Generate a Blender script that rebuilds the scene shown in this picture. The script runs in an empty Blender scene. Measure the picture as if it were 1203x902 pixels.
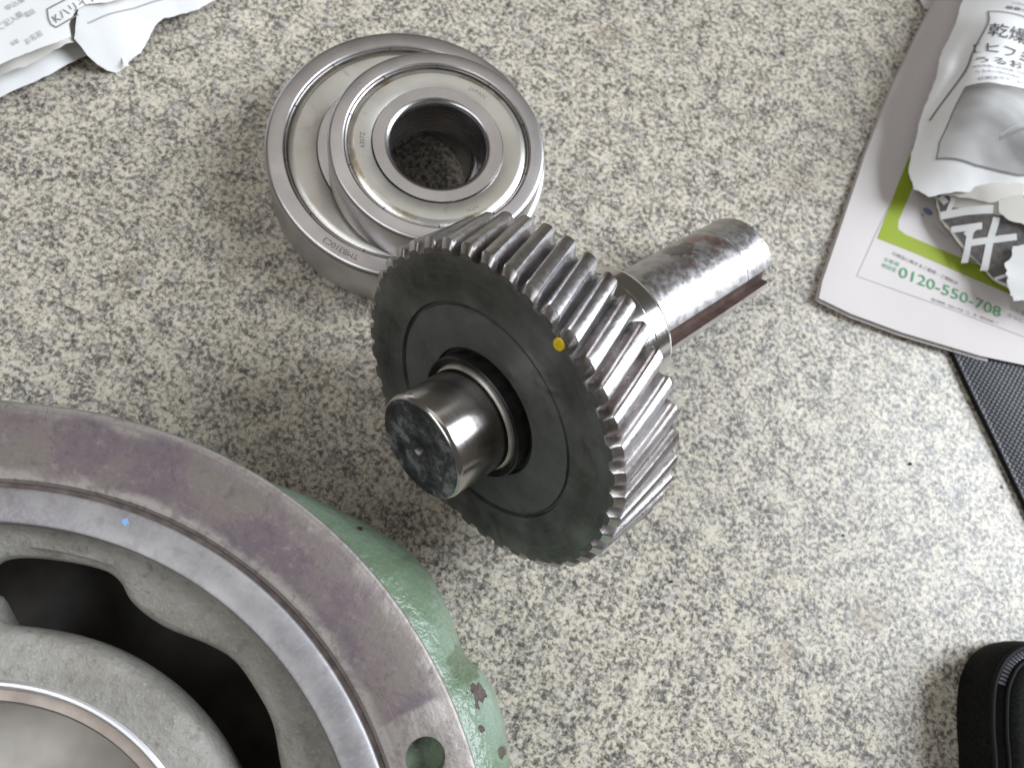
import bpy, bmesh, math, random
import numpy as np
from mathutils import Vector, Matrix, noise as mnoise
from mathutils.geometry import delaunay_2d_cdt
random.seed(7)
S = 0.001                                   # everything below is written in millimetres
PI = math.pi
R = math.radians
scene = bpy.context.scene
col = scene.collection

# ------------------------------------------------------------------ camera
cam = bpy.data.cameras.new('camera'); camo = bpy.data.objects.new('camera', cam); col.objects.link(camo)
cr = Vector((0.87288678, 0.46065817, 0.16081890)); cu = Vector((-0.48792281, 0.82411074, 0.28770267))
cb = -Vector((0.0, 0.32959906, -0.94412100))
m = Matrix((cr, cu, cb)).transposed().to_4x4()
m.translation = Vector((80.082, -166.760, 321.466)) * S
camo.matrix_world = m
cam.sensor_width = 36; cam.lens = 29.915; cam.clip_start = 0.01; cam.clip_end = 20
cam.dof.use_dof = True; cam.dof.focus_distance = 0.268; cam.dof.aperture_fstop = 14
scene.camera = camo

# ------------------------------------------------------------------ light
world = bpy.data.worlds.new('World'); scene.world = world; world.use_nodes = True
bg = world.node_tree.nodes['Background']
bg.inputs[0].default_value = (1.0, 0.91, 0.78, 1); bg.inputs[1].default_value = 0.08
def area(name, d, dist, sx, sy, watts, color, target=(60, -60, 20)):
    l = bpy.data.lights.new(name, 'AREA'); l.shape = 'RECTANGLE'; l.size = sx; l.size_y = sy
    l.energy = watts; l.color = color
    o = bpy.data.objects.new(name, l); col.objects.link(o)
    t = Vector(target) * S
    o.location = t + Vector(d).normalized() * dist
    o.rotation_euler = (t - o.location).to_track_quat('-Z', 'Y').to_euler()
    return o
area('window_light', (0.64, 0.50, 0.55), 2.5, 1.20, 1.80, 98.0, (0.85, 0.92, 1.0))
area('tube_light', (-0.35, -0.42, 0.82), 1.4, 1.30, 0.30, 5.6, (0.93, 0.96, 1.0))
area('ceiling_light', (-0.35, 0.40, 1.0), 1.7, 1.4, 1.0, 2.9, (1.0, 0.97, 0.92))
scene.view_settings.view_transform = 'Standard'; scene.view_settings.look = 'None'
scene.view_settings.exposure = 0.22; scene.view_settings.gamma = 1.0
scene.view_settings.use_curve_mapping = False
scene.cycles.use_denoising = True

# ------------------------------------------------------------------ material helpers
class NT:
    def __init__(s, name):
        s.m = bpy.data.materials.new(name); s.m.use_nodes = True; s.t = s.m.node_tree; s.n = s.t.nodes
        s.b = s.n['Principled BSDF']; s.tc = s.n.new('ShaderNodeTexCoord')
    def link(s, a, b): s.t.links.new(a, b)
    def setin(s, k, v):
        if isinstance(v, bpy.types.NodeSocket): s.link(v, s.b.inputs[k])
        else: s.b.inputs[k].default_value = v
    def noise(s, scale, detail=4, rough=.5, dist=0, vec=None, stretch=None):
        n = s.n.new('ShaderNodeTexNoise'); n.inputs['Scale'].default_value = scale; n.inputs['Detail'].default_value = detail
        n.inputs['Roughness'].default_value = rough; n.inputs['Distortion'].default_value = dist
        v = vec or s.tc.outputs['Object']
        if stretch:
            mp = s.n.new('ShaderNodeMapping'); mp.inputs['Scale'].default_value = stretch; s.link(v, mp.inputs[0]); v = mp.outputs[0]
        s.link(v, n.inputs['Vector']); return n.outputs['Fac']
    def ramp(s, fac, stops, interp='LINEAR'):
        r = s.n.new('ShaderNodeValToRGB'); e = r.color_ramp.elements; r.color_ramp.interpolation = interp
        while len(e) > 1: e.remove(e[-1])
        e[0].position = stops[0][0]; e[0].color = c4(stops[0][1])
        for p, c in stops[1:]:
            x = e.new(p); x.color = c4(c)
        s.link(fac, r.inputs[0]); return r.outputs[0]
    def mix(s, fac, a, b, mode='MIX'):
        x = s.n.new('ShaderNodeMix'); x.data_type = 'RGBA'; x.blend_type = mode
        for k, v in ((0, fac), (6, a), (7, b)):
            if isinstance(v, bpy.types.NodeSocket): s.link(v, x.inputs[k])
            else: x.inputs[k].default_value = c4(v) if k else v
        return x.outputs[2]
    def math(s, op, a, b=None, c=None, clamp=False):
        x = s.n.new('ShaderNodeMath'); x.operation = op; x.use_clamp = clamp
        for k, v in enumerate((a, b, c)):
            if v is None: continue
            if isinstance(v, bpy.types.NodeSocket): s.link(v, x.inputs[k])
            else: x.inputs[k].default_value = v
        return x.outputs[0]
    def xyz(s):
        x = s.n.new('ShaderNodeSeparateXYZ'); s.link(s.tc.outputs['Object'], x.inputs[0]); return x.outputs
    def polar(s):
        x = s.xyz(); r = s.math('SQRT', s.math('ADD', s.math('MULTIPLY', x[0], x[0]), s.math('MULTIPLY', x[1], x[1])))
        a = s.math('ARCTAN2', x[1], x[0]); return r, a, x[2]
    def polvec(s, ka=1.0, kr=1.0, kz=1.0):
        r, a, z = s.polar(); c = s.n.new('ShaderNodeCombineXYZ')
        s.link(s.math('MULTIPLY', a, ka), c.inputs[0]); s.link(s.math('MULTIPLY', r, kr), c.inputs[1]); s.link(s.math('MULTIPLY', z, kz), c.inputs[2])
        return c.outputs[0]
    def smooth(s, v, lo, hi):
        x = s.n.new('ShaderNodeMapRange'); x.interpolation_type = 'SMOOTHSTEP'
        s.link(v, x.inputs[0]); x.inputs[1].default_value = lo; x.inputs[2].default_value = hi; return x.outputs[0]
    def spot(s, p, rad, wob=0.6, nscale=300):
        d = s.n.new('ShaderNodeVectorMath'); d.operation = 'DISTANCE'
        src = s.tc.outputs['Object']
        if len(p) == 2:
            fl_ = s.n.new('ShaderNodeVectorMath'); fl_.operation = 'MULTIPLY'; s.link(src, fl_.inputs[0]); fl_.inputs[1].default_value = (1, 1, 0); src = fl_.outputs[0]; p = (p[0], p[1], 0)
        s.link(src, d.inputs[0]); d.inputs[1].default_value = [v * S for v in p]
        n = s.noise(nscale, 3)
        dd = s.math('ADD', d.outputs['Value'], s.math('MULTIPLY', s.math('SUBTRACT', n, .5), rad * S * wob * 4))
        return s.math('SUBTRACT', 1.0, s.smooth(dd, rad * S * .85, rad * S * 1.1))
    def bump(s, h, strength=.5, dist=.0002):
        b = s.n.new('ShaderNodeBump'); b.inputs['Strength'].default_value = strength; b.inputs['Distance'].default_value = dist
        s.link(h, b.inputs['Height']); s.link(b.outputs[0], s.b.inputs['Normal']); return b
def c4(c): return (c, c, c, 1) if isinstance(c, (int, float)) else (tuple(c) + (1,) if len(c) == 3 else c)
def plain(name, color, rough=.5, metal=0.0, spec=.5):
    t = NT(name); t.setin('Base Color', c4(color)); t.setin('Roughness', rough); t.setin('Metallic', metal); t.setin('Specular IOR Level', spec)
    return t.m
def vary(name, a, b, scale, rough, metal, lo=.35, hi=.65, bump=0, bdist=.0001, detail=5, rvar=.1):
    t = NT(name); n = t.noise(scale, detail)
    t.setin('Base Color', t.ramp(n, [(lo, a), (hi, b)])); t.setin('Metallic', metal)
    n2 = t.noise(scale * 2.3, 4)
    t.setin('Roughness', t.math('ADD', rough - rvar / 2, t.math('MULTIPLY', n2, rvar)))
    if bump: t.bump(t.noise(scale * 3, 4), bump, bdist)
    return t.m
MAT = {}

# speckled counter: cream ground, olive-grey squiggly flecks of several sizes
t = NT('speckled_laminate')
base = t.noise(24, 3)
n1 = t.noise(520, 4, .64, .4)
n2 = t.noise(1200, 3, .6, .3); n3 = t.noise(110, 4, .6)
f = t.math('ADD', t.math('MULTIPLY', n1, .56), t.math('ADD', t.math('MULTIPLY', n2, .20), t.math('MULTIPLY', n3, .24)))
cc = t.ramp(f, [(.39, (.040, .036, .033)), (.435, (.11, .10, .09)), (.475, (.235, .213, .182)), (.508, (.42, .375, .305)), (.55, (.585, .528, .422)), (.63, (.695, .63, .515))])
tint = t.noise(210, 2)
cc = t.mix(t.math('MULTIPLY', t.smooth(tint, .52, .7), .35), cc, (.50, .48, .47))
cc = t.mix(t.math('MULTIPLY', base, .16), cc, (.38, .345, .30))
for q, rd, st in (((222, -96), 3.5, .4), ((205, -70), 2.5, .3), ((-40, -70), 4, .3), ((110, 140), 5, .25), ((250, -64), 7, .35), ((246, 165), 6, .22), ((40, 118), 8, .22), ((-70, -95), 7, .22), ((150, 100), 9, .20), ((212, 12), 5, .25)):
    cc = t.mix(t.math('MULTIPLY', t.spot(q, rd, .9, 90), st), cc, (.26, .20, .14))
t.setin('Base Color', cc); t.setin('Specular IOR Level', .46)
t.setin('Roughness', t.math('ADD', .27, t.math('MULTIPLY', t.noise(40, 4), .16)))
t.bump(t.noise(420, 3), .12, .0001)
MAT['table'] = t.m

# ground bearing steel, circular grinding lines
def ring_steel(name, c1, c2, rough=.36):
    t = NT(name)
    v = t.polvec(1.2, 3000, 900); n = t.noise(1.0, 4, .6, 0, v)
    g = t.noise(60, 4)
    t.setin('Base Color', t.mix(t.smooth(g, .3, .75), c1, c2)); t.setin('Metallic', 1.0)
    t.setin('Roughness', t.math('ADD', rough - .06, t.math('MULTIPLY', n, .16)))
    t.bump(n, .10, .00005)
    return t.m
MAT['ring'] = ring_steel('ground_bearing_steel', (.50, .475, .48), (.62, .595, .59), .34)
MAT['inner'] = ring_steel('inner_ring_steel', (.42, .405, .41), (.50, .485, .49), .25)
t = NT('zinc_shield')
g = t.noise(55, 4); sm = t.noise(120, 5, .65, 1.2); hl = t.noise(1.0, 3, .5, 0, t.polvec(2.0, 3200, 0))
cc = t.mix(t.smooth(g, .35, .65), (.55, .535, .495), (.63, .615, .575))
cc = t.mix(t.math('MULTIPLY', t.smooth(sm, .58, .74), .45), cc, (.36, .335, .295))
t.setin('Base Color', cc); t.setin('Metallic', 1.0)
t.setin('Roughness', t.math('ADD', .30, t.math('ADD', t.math('MULTIPLY', sm, .10), t.math('MULTIPLY', hl, .08)))); t.bump(hl, .08, .00005)
MAT['shield'] = t.m
t = NT('brown_mottled_shield_edge')  # pale bevel with brown patches mixed in by noise
n = t.noise(70, 4, .6)
t.setin('Base Color', t.mix(t.math('MULTIPLY', t.smooth(n, .48, .64), .8), (.72, .70, .66), (.34, .26, .15))); t.setin('Metallic', .9)
t.setin('Roughness', .30); MAT['shield_edge'] = t.m
MAT['groove'] = vary('oily_groove', (.05, .04, .03), (.16, .125, .07), 150, .4, .5)
MAT['etch'] = plain('etched_mark', (.17, .15, .14), .6, .4)
MAT['etch_faint'] = plain('faint_etched_mark', (.30, .28, .27), .5, .8)

# gear
t = NT('black_oxide_gear')
v = t.polvec(.8, 1500, 400); n = t.noise(1.0, 5, .65, 0, v); g = t.noise(38, 5, .6)
g2 = t.noise(120, 4)
cc = t.ramp(g, [(.32, (.042, .041, .038)), (.50, (.108, .108, .101)), (.68, (.19, .19, .182))])
cc = t.mix(t.math('MULTIPLY', t.smooth(n, .45, .75), .45), cc, (.155, .152, .148))
rr, aa, zz = t.polar()
cc = t.mix(t.math('MULTIPLY', t.math('SUBTRACT', 1.0, t.smooth(rr, .0360, .0368)), .45), cc, (.155, .158, .158))
sm = t.noise(75, 5, .65, .8); cc = t.mix(t.math('MULTIPLY', t.smooth(sm, .52, .70), .60), cc, (.045, .040, .034))
sc = t.noise(1.0, 3, .5, 0, t.polvec(6, 5200, 0)); cc = t.mix(t.math('MULTIPLY', t.smooth(sc, .68, .78), .6), cc, (.28, .28, .27))
t.setin('Base Color', cc); t.setin('Metallic', .25); t.setin('Specular IOR Level', .55)
t.setin('Roughness', t.math('ADD', .30, t.math('MULTIPLY', g2, .28))); t.bump(n, .12, .0001)
MAT['oxide'] = t.m
t = NT('hammered_tooth_steel')
oi = t.n.new('ShaderNodeObjectInfo')
g = t.noise(140, 4, .6, .5, None, (1, 1, .35)); g3 = t.noise(700, 3)
tone = t.math('ADD', t.math('MULTIPLY', g, .75), t.math('MULTIPLY', oi.outputs['Random'], .22))
cc = t.ramp(tone, [(.34, (.32, .285, .27)), (.46, (.49, .465, .46)), (.57, (.64, .62, .63)), (.75, (.75, .745, .765))])
t.setin('Base Color', cc); t.setin('Metallic', 1.0)
t.setin('Roughness', t.math('ADD', .20, t.math('MULTIPLY', g3, .22))); t.bump(t.noise(900, 2, .5, 0, None, (1, 1, .4)), .26, .0002)
MAT['tooth'] = t.m
MAT['pit'] = plain('dark_pit', (.02, .017, .015), .6)
t = NT('polished_journal')
v = t.polvec(.9, 200, 2600); n = t.noise(1, 4, .6, 0, v); g = t.noise(55, 4)
t.setin('Base Color', t.mix(t.smooth(g, .42, .66), (.62, .60, .59), (.34, .30, .27))); t.setin('Metallic', 1.0)
t.setin('Roughness', t.math('ADD', .12, t.math('MULTIPLY', n, .16))); t.bump(n, .12, .00006)
MAT['journal'] = t.m
t = NT('polished_bearing_seat')
v = t.polvec(.9, 200, 2600); n = t.noise(1, 4, .6, 0, v)
t.setin('Base Color', c4((.74, .73, .71))); t.setin('Metallic', 1.0)
t.setin('Roughness', t.math('ADD', .07, t.math('MULTIPLY', n, .10))); t.bump(n, .06, .00004)
MAT['seat'] = t.m
t = NT('oily_black_end_face')
g = t.noise(170, 6, .7, .3); gl = t.noise(1.0, 4, .6, 0, t.polvec(1.2, 2600, 0)); t.setin('Base Color', t.mix(t.math('MULTIPLY', t.smooth(gl, .5, .75), .4), t.ramp(g, [(.38, (.025, .025, .028)), (.52, (.085, .085, .09)), (.66, (.34, .34, .355))]), (.30, .30, .31)))
t.setin('Metallic', .35); t.setin('Roughness', t.math('ADD', .34, t.math('MULTIPLY', g, .3))); t.bump(g, .2, .0001)
MAT['endface'] = t.m
MAT['hub_shade'] = vary('shade_black_hub', (.008, .008, .008), (.028, .026, .024), 220, .34, .3, bump=.2)  # hub collar's dark side and shadow put into a black base colour
MAT['fillet'] = vary('pale_fillet', (.42, .40, .36), (.60, .57, .52), 200, .45, .8)
t = NT('rust_stained_shaft')
g = t.noise(48, 6, .62, .4); g2 = t.noise(210, 5, .6); g3 = t.noise(34, 3, .5, 0, None, (1, 1, .6))
cc = t.ramp(g2, [(.34, (.40, .365, .355)), (.5, (.53, .51, .515)), (.66, (.62, .605, .62))])
cc = t.mix(t.math('MULTIPLY', t.smooth(g, .53, .70), .55), cc, (.38, .31, .28))
cc = t.mix(t.math('MULTIPLY', t.smooth(g3, .58, .72), .3), cc, (.22, .19, .185))
for p, rr in (((11.5, 13, -120), 5.5), ((16, 7, -123), 4.0), ((17, 4.5, -104), 1.8)):
    cc = t.mix(t.math('MULTIPLY', t.spot(p, rr, .5, 260), .6), cc, (.36, .20, .15))
cc = t.mix(t.math('MULTIPLY', t.spot((13, 12, -108), 6, .6, 240), .65), cc, (.10, .085, .08))
t.setin('Base Color', cc); t.setin('Metallic', .95)
g9 = t.noise(420, 4, .65); t.setin('Roughness', t.math('ADD', .29, t.math('MULTIPLY', t.smooth(g9, .35, .65), .12))); t.bump(g9, .07, .00006)
MAT['shaft'] = t.m
MAT['dark_steel'] = plain('dark_steel', (.11, .105, .10), .32, .7)
MAT['key'] = vary('brown_steel_key', (.10, .068, .058), (.17, .12, .105), 180, .38, .7)
MAT['yellow'] = vary('yellow_paint', (.82, .55, .01), (.95, .72, .02), 900, .4, 0, bump=.4)

# housing
t = NT('stained_flange_face')
r, a, z = t.polar(); wob = t.math('MULTIPLY', t.math('SUBTRACT', t.noise(90, 5, .6), .5), .010)
rr = t.math('ADD', r, wob)
band = t.math('MULTIPLY', t.smooth(rr, .1185, .1215), t.math('SUBTRACT', 1.0, t.smooth(rr, .1350, .1385)))
# bare pads round the four bolt holes at 49, 139, 229, 319 degrees
fold = t.math('ABSOLUTE', t.math('SUBTRACT', t.math('FRACT', t.math('ADD', t.math('DIVIDE', t.math('SUBTRACT', a, R(49)), PI / 2), .5)), .5))
pad = t.smooth(t.math('ADD', fold, t.math('MULTIPLY', wob, .35)), R(5.2) / (PI / 2), R(5.9) / (PI / 2))
n = t.noise(42, 5, .6); n2 = t.noise(260, 4, .65)
v = t.polvec(1.5, 900, 500); lines = t.noise(1.0, 4, .6, 0, v)
stain = t.ramp(n, [(.34, (.145, .12, .098)), (.48, (.165, .13, .125)), (.60, (.13, .098, .112)), (.74, (.18, .15, .14))])
stain = t.mix(t.math('MULTIPLY', t.smooth(n2, .55, .8), .35), stain, (.40, .36, .33))
n5 = t.noise(700, 3, .6); stain = t.mix(t.math('MULTIPLY', t.smooth(n5, .60, .76), .35), stain, (.32, .275, .26)); stain = t.mix(t.math('MULTIPLY', t.smooth(n5, .45, .28), .5), stain, (.07, .055, .055))
bare = t.ramp(lines, [(.3, (.25, .22, .20)), (.7, (.38, .345, .32))])
bare = t.mix(t.math('MULTIPLY', t.smooth(n2, .50, .68), .6), bare, (.17, .135, .12))
dens = t.math('MULTIPLY', t.math('MULTIPLY', band, pad), t.math('ADD', .72, t.math('MULTIPLY', t.smooth(n, .2, .6), .28)))
scr = t.noise(1.0, 3, .5, 0, t.polvec(9, 4200, 0)); fin = t.mix(dens, bare, stain)
fin = t.mix(t.math('MULTIPLY', t.smooth(scr, .66, .76), .45), fin, (.44, .40, .38)); fin = t.mix(t.math('MULTIPLY', t.smooth(t.noise(150, 4, .7, 1.0), .58, .70), .5), fin, (.085, .068, .062))
t.setin('Base Color', fin); t.setin('Metallic', t.math('SUBTRACT', .55, t.math('MULTIPLY', dens, .45)))
t.setin('Roughness', t.math('ADD', .42, t.math('MULTIPLY', n2, .25))); t.bump(t.math('ADD', n2, n5), .45, .0003)
MAT['flange'] = t.m
t = NT('machined_spigot')
v = t.polvec(140, 700, 500); lines = t.noise(1.0, 3, .6, 0, v); n = t.noise(45, 5, .6); n2 = t.noise(200, 4, .6)
cc = t.ramp(n, [(.32, (.22, .205, .215)), (.5, (.31, .295, .30)), (.68, (.40, .385, .385))])
cc = t.mix(t.math('MULTIPLY', t.smooth(lines, .4, .8), .3), cc, (.48, .46, .47))
cc = t.mix(t.math('MULTIPLY', t.smooth(n2, .50, .70), .35), cc, (.19, .165, .17)); cc = t.mix(t.math('MULTIPLY', t.smooth(t.noise(520, 4, .7), .58, .74), .4), cc, (.50, .48, .49))
t.setin('Base Color', cc); t.setin('Metallic', .55); t.setin('Roughness', .46); t.bump(n2, .3, .0002)
MAT['spigot'] = t.m
t = NT('rough_cast_iron')
n = t.noise(38, 5, .6); n2 = t.noise(330, 5, .65); n3 = t.noise(110, 4)
cc = t.ramp(n, [(.3, (.25, .235, .205)), (.5, (.35, .335, .30)), (.7, (.44, .425, .39))])
n4 = t.noise(800, 4, .7); n6 = t.noise(26, 4, .6, .6)
cc = t.mix(t.math('MULTIPLY', t.smooth(n2, .50, .70), .55), cc, (.17, .145, .115))
cc = t.mix(t.math('MULTIPLY', t.smooth(n4, .55, .72), .5), cc, (.58, .56, .53))
cc = t.mix(t.math('MULTIPLY', t.smooth(n6, .52, .70), .45), cc, (.20, .165, .125))
t.setin('Base Color', cc); t.setin('Metallic', .15); t.setin('Roughness', .62)
t.bump(t.math('ADD', t.math('ADD', n2, n4), t.math('MULTIPLY', n3, 1.5)), .7, .0006)
MAT['cast'] = t.m
MAT['cavity'] = vary('oily_shaded_cavity', (.016, .013, .011), (.06, .05, .04), 60, .4, .2)  # oily interior, with the shade of its depth put into the dark colour
MAT['boss_bore'] = vary('dull_bearing_bore', (.30, .275, .24), (.44, .41, .37), 60, .5, .4, bump=.3)
MAT['boss_edge'] = ring_steel('bright_turned_chamfer', (.74, .74, .76), (.84, .84, .86), .36)
MAT['boss_ledge'] = vary('brown_turned_ledge', (.34, .28, .24), (.52, .46, .41), 90, .5, .5)
MAT['groove_dark'] = vary('rusty_groove', (.06, .045, .04), (.14, .105, .095), 260, .6, .2)
t = NT('green_enamel')
n = t.noise(30, 4); n2 = t.noise(240, 4, .6); n3 = t.noise(75, 4, .65)
cc = t.ramp(n, [(.35, (.145, .20, .13)), (.55, (.19, .26, .185)), (.72, (.25, .33, .27))])
cc = t.mix(t.math('MULTIPLY', t.smooth(n3, .50, .66), .40), cc, (.125, .175, .10))
x = t.xyz()
chip = None
for p, rd in (((91.4, 116.9), 2.6), ((96.2, 108.7), 1.0), ((106.1, 106.1), 1.7), ((85.2, 96.3), 1.2), ((35.6, 142.6), .8)):
    sp = t.spot(p, rd, .75, 420); chip = sp if chip is None else t.math('MAXIMUM', chip, sp)
grime = t.spot((84.4, 122.8), 6.0, .35, 160)
spk = t.noise(520, 4, .7); cc = t.mix(t.math('MULTIPLY', t.smooth(spk, .56, .72), .5), cc, (.085, .105, .06)); cc = t.mix(t.math('MULTIPLY', t.smooth(t.noise(36, 5, .65, .8), .55, .72), .55), cc, (.11, .135, .075))
cc = t.mix(t.math('MULTIPLY', grime, .75), cc, (.075, .105, .05))
cc = t.mix(chip, cc, (.065, .035, .032))
t.setin('Base Color', cc); t.setin('Roughness', t.math('ADD', .20, t.math('MULTIPLY', n2, .2)))
t.bump(t.math('SUBTRACT', t.math('ADD', n2, t.math('MULTIPLY', n3, 2.0)), chip), .85, .0009)
MAT['green'] = t.m
MAT['blue_paint'] = plain('pale_blue_paint', (.22, .38, .62), .5)

# paper
def paper(name, c, var=.05):
    t = NT(name); n = t.noise(30, 4)
    a = tuple(max(0, x - var) for x in c); t.setin('Base Color', t.ramp(n, [(.3, a), (.7, c)]))
    t.setin('Roughness', .7); t.setin('Specular IOR Level', .25); t.bump(t.noise(900, 3), .15, .00005)
    return t.m
MAT['white_paper'] = paper('white_paper', (.80, .79, .78), .03)
MAT['grey_paper'] = paper('grey_newsprint', (.62, .575, .56), .03)
MAT['cream_paper'] = paper('cream_newsprint', (.66, .63, .58), .05)
MAT['ink'] = plain('black_ink', (.075, .072, .075), .7, 0, .2)
MAT['ink_soft'] = plain('grey_ink', (.22, .215, .22), .7, 0, .2)
MAT['ink_pale'] = plain('pale_grey_ink', (.42, .41, .41), .7, 0, .2)
MAT['ink_green'] = plain('green_ink', (.10, .33, .15), .7, 0, .2)
MAT['lime'] = paper('lime_green_ink', (.31, .38, .055), .04)
MAT['blue_ink'] = plain('slate_blue_ink', (.19, .23, .36), .7, 0, .2)
MAT['brown_print'] = vary('dark_brown_print', (.085, .075, .07), (.15, .135, .128), 400, .65, 0)
t = NT('grey_halftone_picture')
n = t.noise(26, 2, .4, 0, None, (1, 2.2, 1)); n2 = t.noise(1100, 2)
cc = t.ramp(n, [(.36, (.22, .21, .20)), (.50, (.42, .41, .40)), (.62, (.60, .59, .58))])
cc = t.mix(t.math('MULTIPLY', n2, .15), cc, (.3, .3, .3)); t.setin('Base Color', cc); t.setin('Roughness', .7); t.setin('Specular IOR Level', .2)
MAT['halftone'] = t.m

# black textiles
t = NT('black_woven_nylon')
mp = t.n.new('ShaderNodeMapping'); mp.inputs['Rotation'].default_value = (0, 0, R(8)); mp.inputs['Scale'].default_value = (1, 1, 1)
t.link(t.tc.outputs['Object'], mp.inputs[0])
def wave(vec, sc, ax):
    w = t.n.new('ShaderNodeTexWave'); w.wave_type = 'BANDS'; w.bands_direction = ax; w.inputs['Scale'].default_value = sc; w.inputs['Distortion'].default_value = .4
    w.inputs['Detail'].default_value = 1; w.inputs['Detail Scale'].default_value = 2
    t.link(vec, w.inputs[0]); return w.outputs['Fac']
h = t.math('MULTIPLY', wave(mp.outputs[0], 170, 'X'), wave(mp.outputs[0], 170, 'Y'))
t.setin('Base Color', t.ramp(h, [(.1, (.006, .006, .008)), (.6, (.05, .05, .062))])); t.setin('Roughness', .42); t.bump(h, .9, .0006)
MAT['woven'] = t.m
t = NT('black_case_fabric'); n = t.noise(900, 3); t.setin('Base Color', t.ramp(n, [(.35, (.003, .003, .003)), (.7, (.012, .0115, .011))])); t.setin('Roughness', .75); t.bump(n, .5, .0003)
t.setin('Specular IOR Level', .15); MAT['fabric'] = t.m
MAT['piping'] = plain('black_rubbery_piping', (.005, .005, .0055), .6, 0, .2)
MAT['zip'] = plain('dark_nylon_zip', (.10, .095, .115), .25, .0, .6)

# ------------------------------------------------------------------ mesh helpers
def link(name, me, mat=None, parent=None, kind=None):
    o = bpy.data.objects.new(name, me); col.objects.link(o)
    if mat: me.materials.append(MAT[mat] if isinstance(mat, str) else mat)
    if parent: o.parent = parent
    if kind: o['kind'] = kind
    return o
def smooth(me, ang=35):
    for p in me.polygons: p.use_smooth = True
    me.set_sharp_from_angle(angle=R(ang))
def mesh(name, vs, fs, ang=35):
    me = bpy.data.meshes.new(name); me.from_pydata([tuple(c * S for c in v) for v in vs], [], fs); me.update()
    bm = bmesh.new(); bm.from_mesh(me); bmesh.ops.remove_doubles(bm, verts=bm.verts, dist=1e-7)
    bmesh.ops.recalc_face_normals(bm, faces=bm.faces); bm.to_mesh(me); bm.free(); smooth(me, ang); return me
def lathe_mesh(name, prof, n=128, closed=True, ang=35):
    """revolve (radius, height) pairs round local Z; closed joins the last pair to the first"""
    vs, fs = [], []
    k = len(prof)
    for i in range(n):
        a = 2 * PI * i / n; c, s = math.cos(a), math.sin(a)
        vs += [(r * c, r * s, z) for r, z in prof]
    for i in range(n):
        j = (i + 1) % n
        for q in range(k if closed else k - 1):
            q2 = (q + 1) % k
            fs.append((i * k + q, j * k + q, j * k + q2, i * k + q2))
    return mesh(name, vs, fs, ang)
def lathe(name, prof, mat, parent, n=128, closed=True, ang=35): return link(name, lathe_mesh(name, prof, n, closed, ang), mat, parent)
def arc(cx, cz, r, a0, a1, n=5):
    return [(cx + r * math.cos(R(a0 + (a1 - a0) * i / n)), cz + r * math.sin(R(a0 + (a1 - a0) * i / n))) for i in range(n + 1)]
def box_mesh(name, x0, x1, y0, y1, z0, z1, bev=0):
    bm = bmesh.new(); bmesh.ops.create_cube(bm, size=1)
    for v in bm.verts: v.co = Vector(((x0 + x1) / 2 + v.co.x * (x1 - x0), (y0 + y1) / 2 + v.co.y * (y1 - y0), (z0 + z1) / 2 + v.co.z * (z1 - z0))) * S
    if bev: bmesh.ops.bevel(bm, geom=bm.edges[:], offset=bev * S, segments=2, affect='EDGES', profile=.5)
    me = bpy.data.meshes.new(name); bm.to_mesh(me); bm.free(); smooth(me); return me
def thing(name, label, cat, loc=(0, 0, 0), group=None):
    o = bpy.data.objects.new(name, None); col.objects.link(o); o.location = Vector(loc) * S
    o.empty_display_size = .01; tag(o, label, cat, group); return o
def tag(o, label, cat, group=None):
    o['label'] = label; o['category'] = cat; o['kind'] = 'thing'
    if group: o['group'] = group
def cut(o, cutter_me, mw):
    """subtract a mesh from o for good"""
    c = bpy.data.objects.new('cutter', cutter_me); col.objects.link(c); c.matrix_world = mw
    md = o.modifiers.new('hole', 'BOOLEAN'); md.object = c; md.operation = 'DIFFERENCE'; md.solver = 'EXACT'
    bpy.context.view_layer.update()
    dg = bpy.context.evaluated_depsgraph_get(); me = bpy.data.meshes.new_from_object(o.evaluated_get(dg))
    o.modifiers.clear(); o.data = me; bpy.data.objects.remove(c); smooth(me)
_tc = {}
def glyphs(body):
    """triangulated outlines of a line of text, one unit high, with its width"""
    if body not in _tc:
        c = bpy.data.curves.new('t', 'FONT'); c.body = body; c.resolution_u = 3
        o = bpy.data.objects.new('t', c); col.objects.link(o)
        dg = bpy.context.evaluated_depsgraph_get(); dg.update(); me = bpy.data.meshes.new_from_object(o.evaluated_get(dg))
        bm = bmesh.new(); bm.from_mesh(me); bmesh.ops.triangulate(bm, faces=bm.faces[:])
        bmesh.ops.subdivide_edges(bm, edges=[e for e in bm.edges if e.calc_length() > .25], cuts=1)
        bmesh.ops.triangulate(bm, faces=bm.faces[:])
        vs = [(v.co.x, v.co.y) for v in bm.verts]; bm.verts.index_update(); fs = [tuple(v.index for v in f.verts) for f in bm.faces]
        bm.free(); bpy.data.objects.remove(o); bpy.data.meshes.remove(me)
        x0 = min(v[0] for v in vs); _tc[body] = ([(v[0] - x0, v[1]) for v in vs], fs, max(v[0] for v in vs) - x0)
    return _tc[body]
def flat_mesh(name, vs, fs):
    me = bpy.data.meshes.new(name); me.from_pydata([tuple(c * S for c in v) for v in vs], [], fs); me.update(); return me
def ring_text(name, body, rad, ang_mid, h, z, mat, parent, track=1.0):
    """text standing round a ring: clockwise from above, letter tops outward"""
    vs, fs, wd = glyphs(body); out = []
    for x, y in vs:
        a = R(ang_mid) - (x - wd / 2) * h * track / rad; r = rad + (y - .35) * h
        out.append((r * math.cos(a), r * math.sin(a), z))
    return link(name, flat_mesh(name, out, fs), mat, parent)
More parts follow.
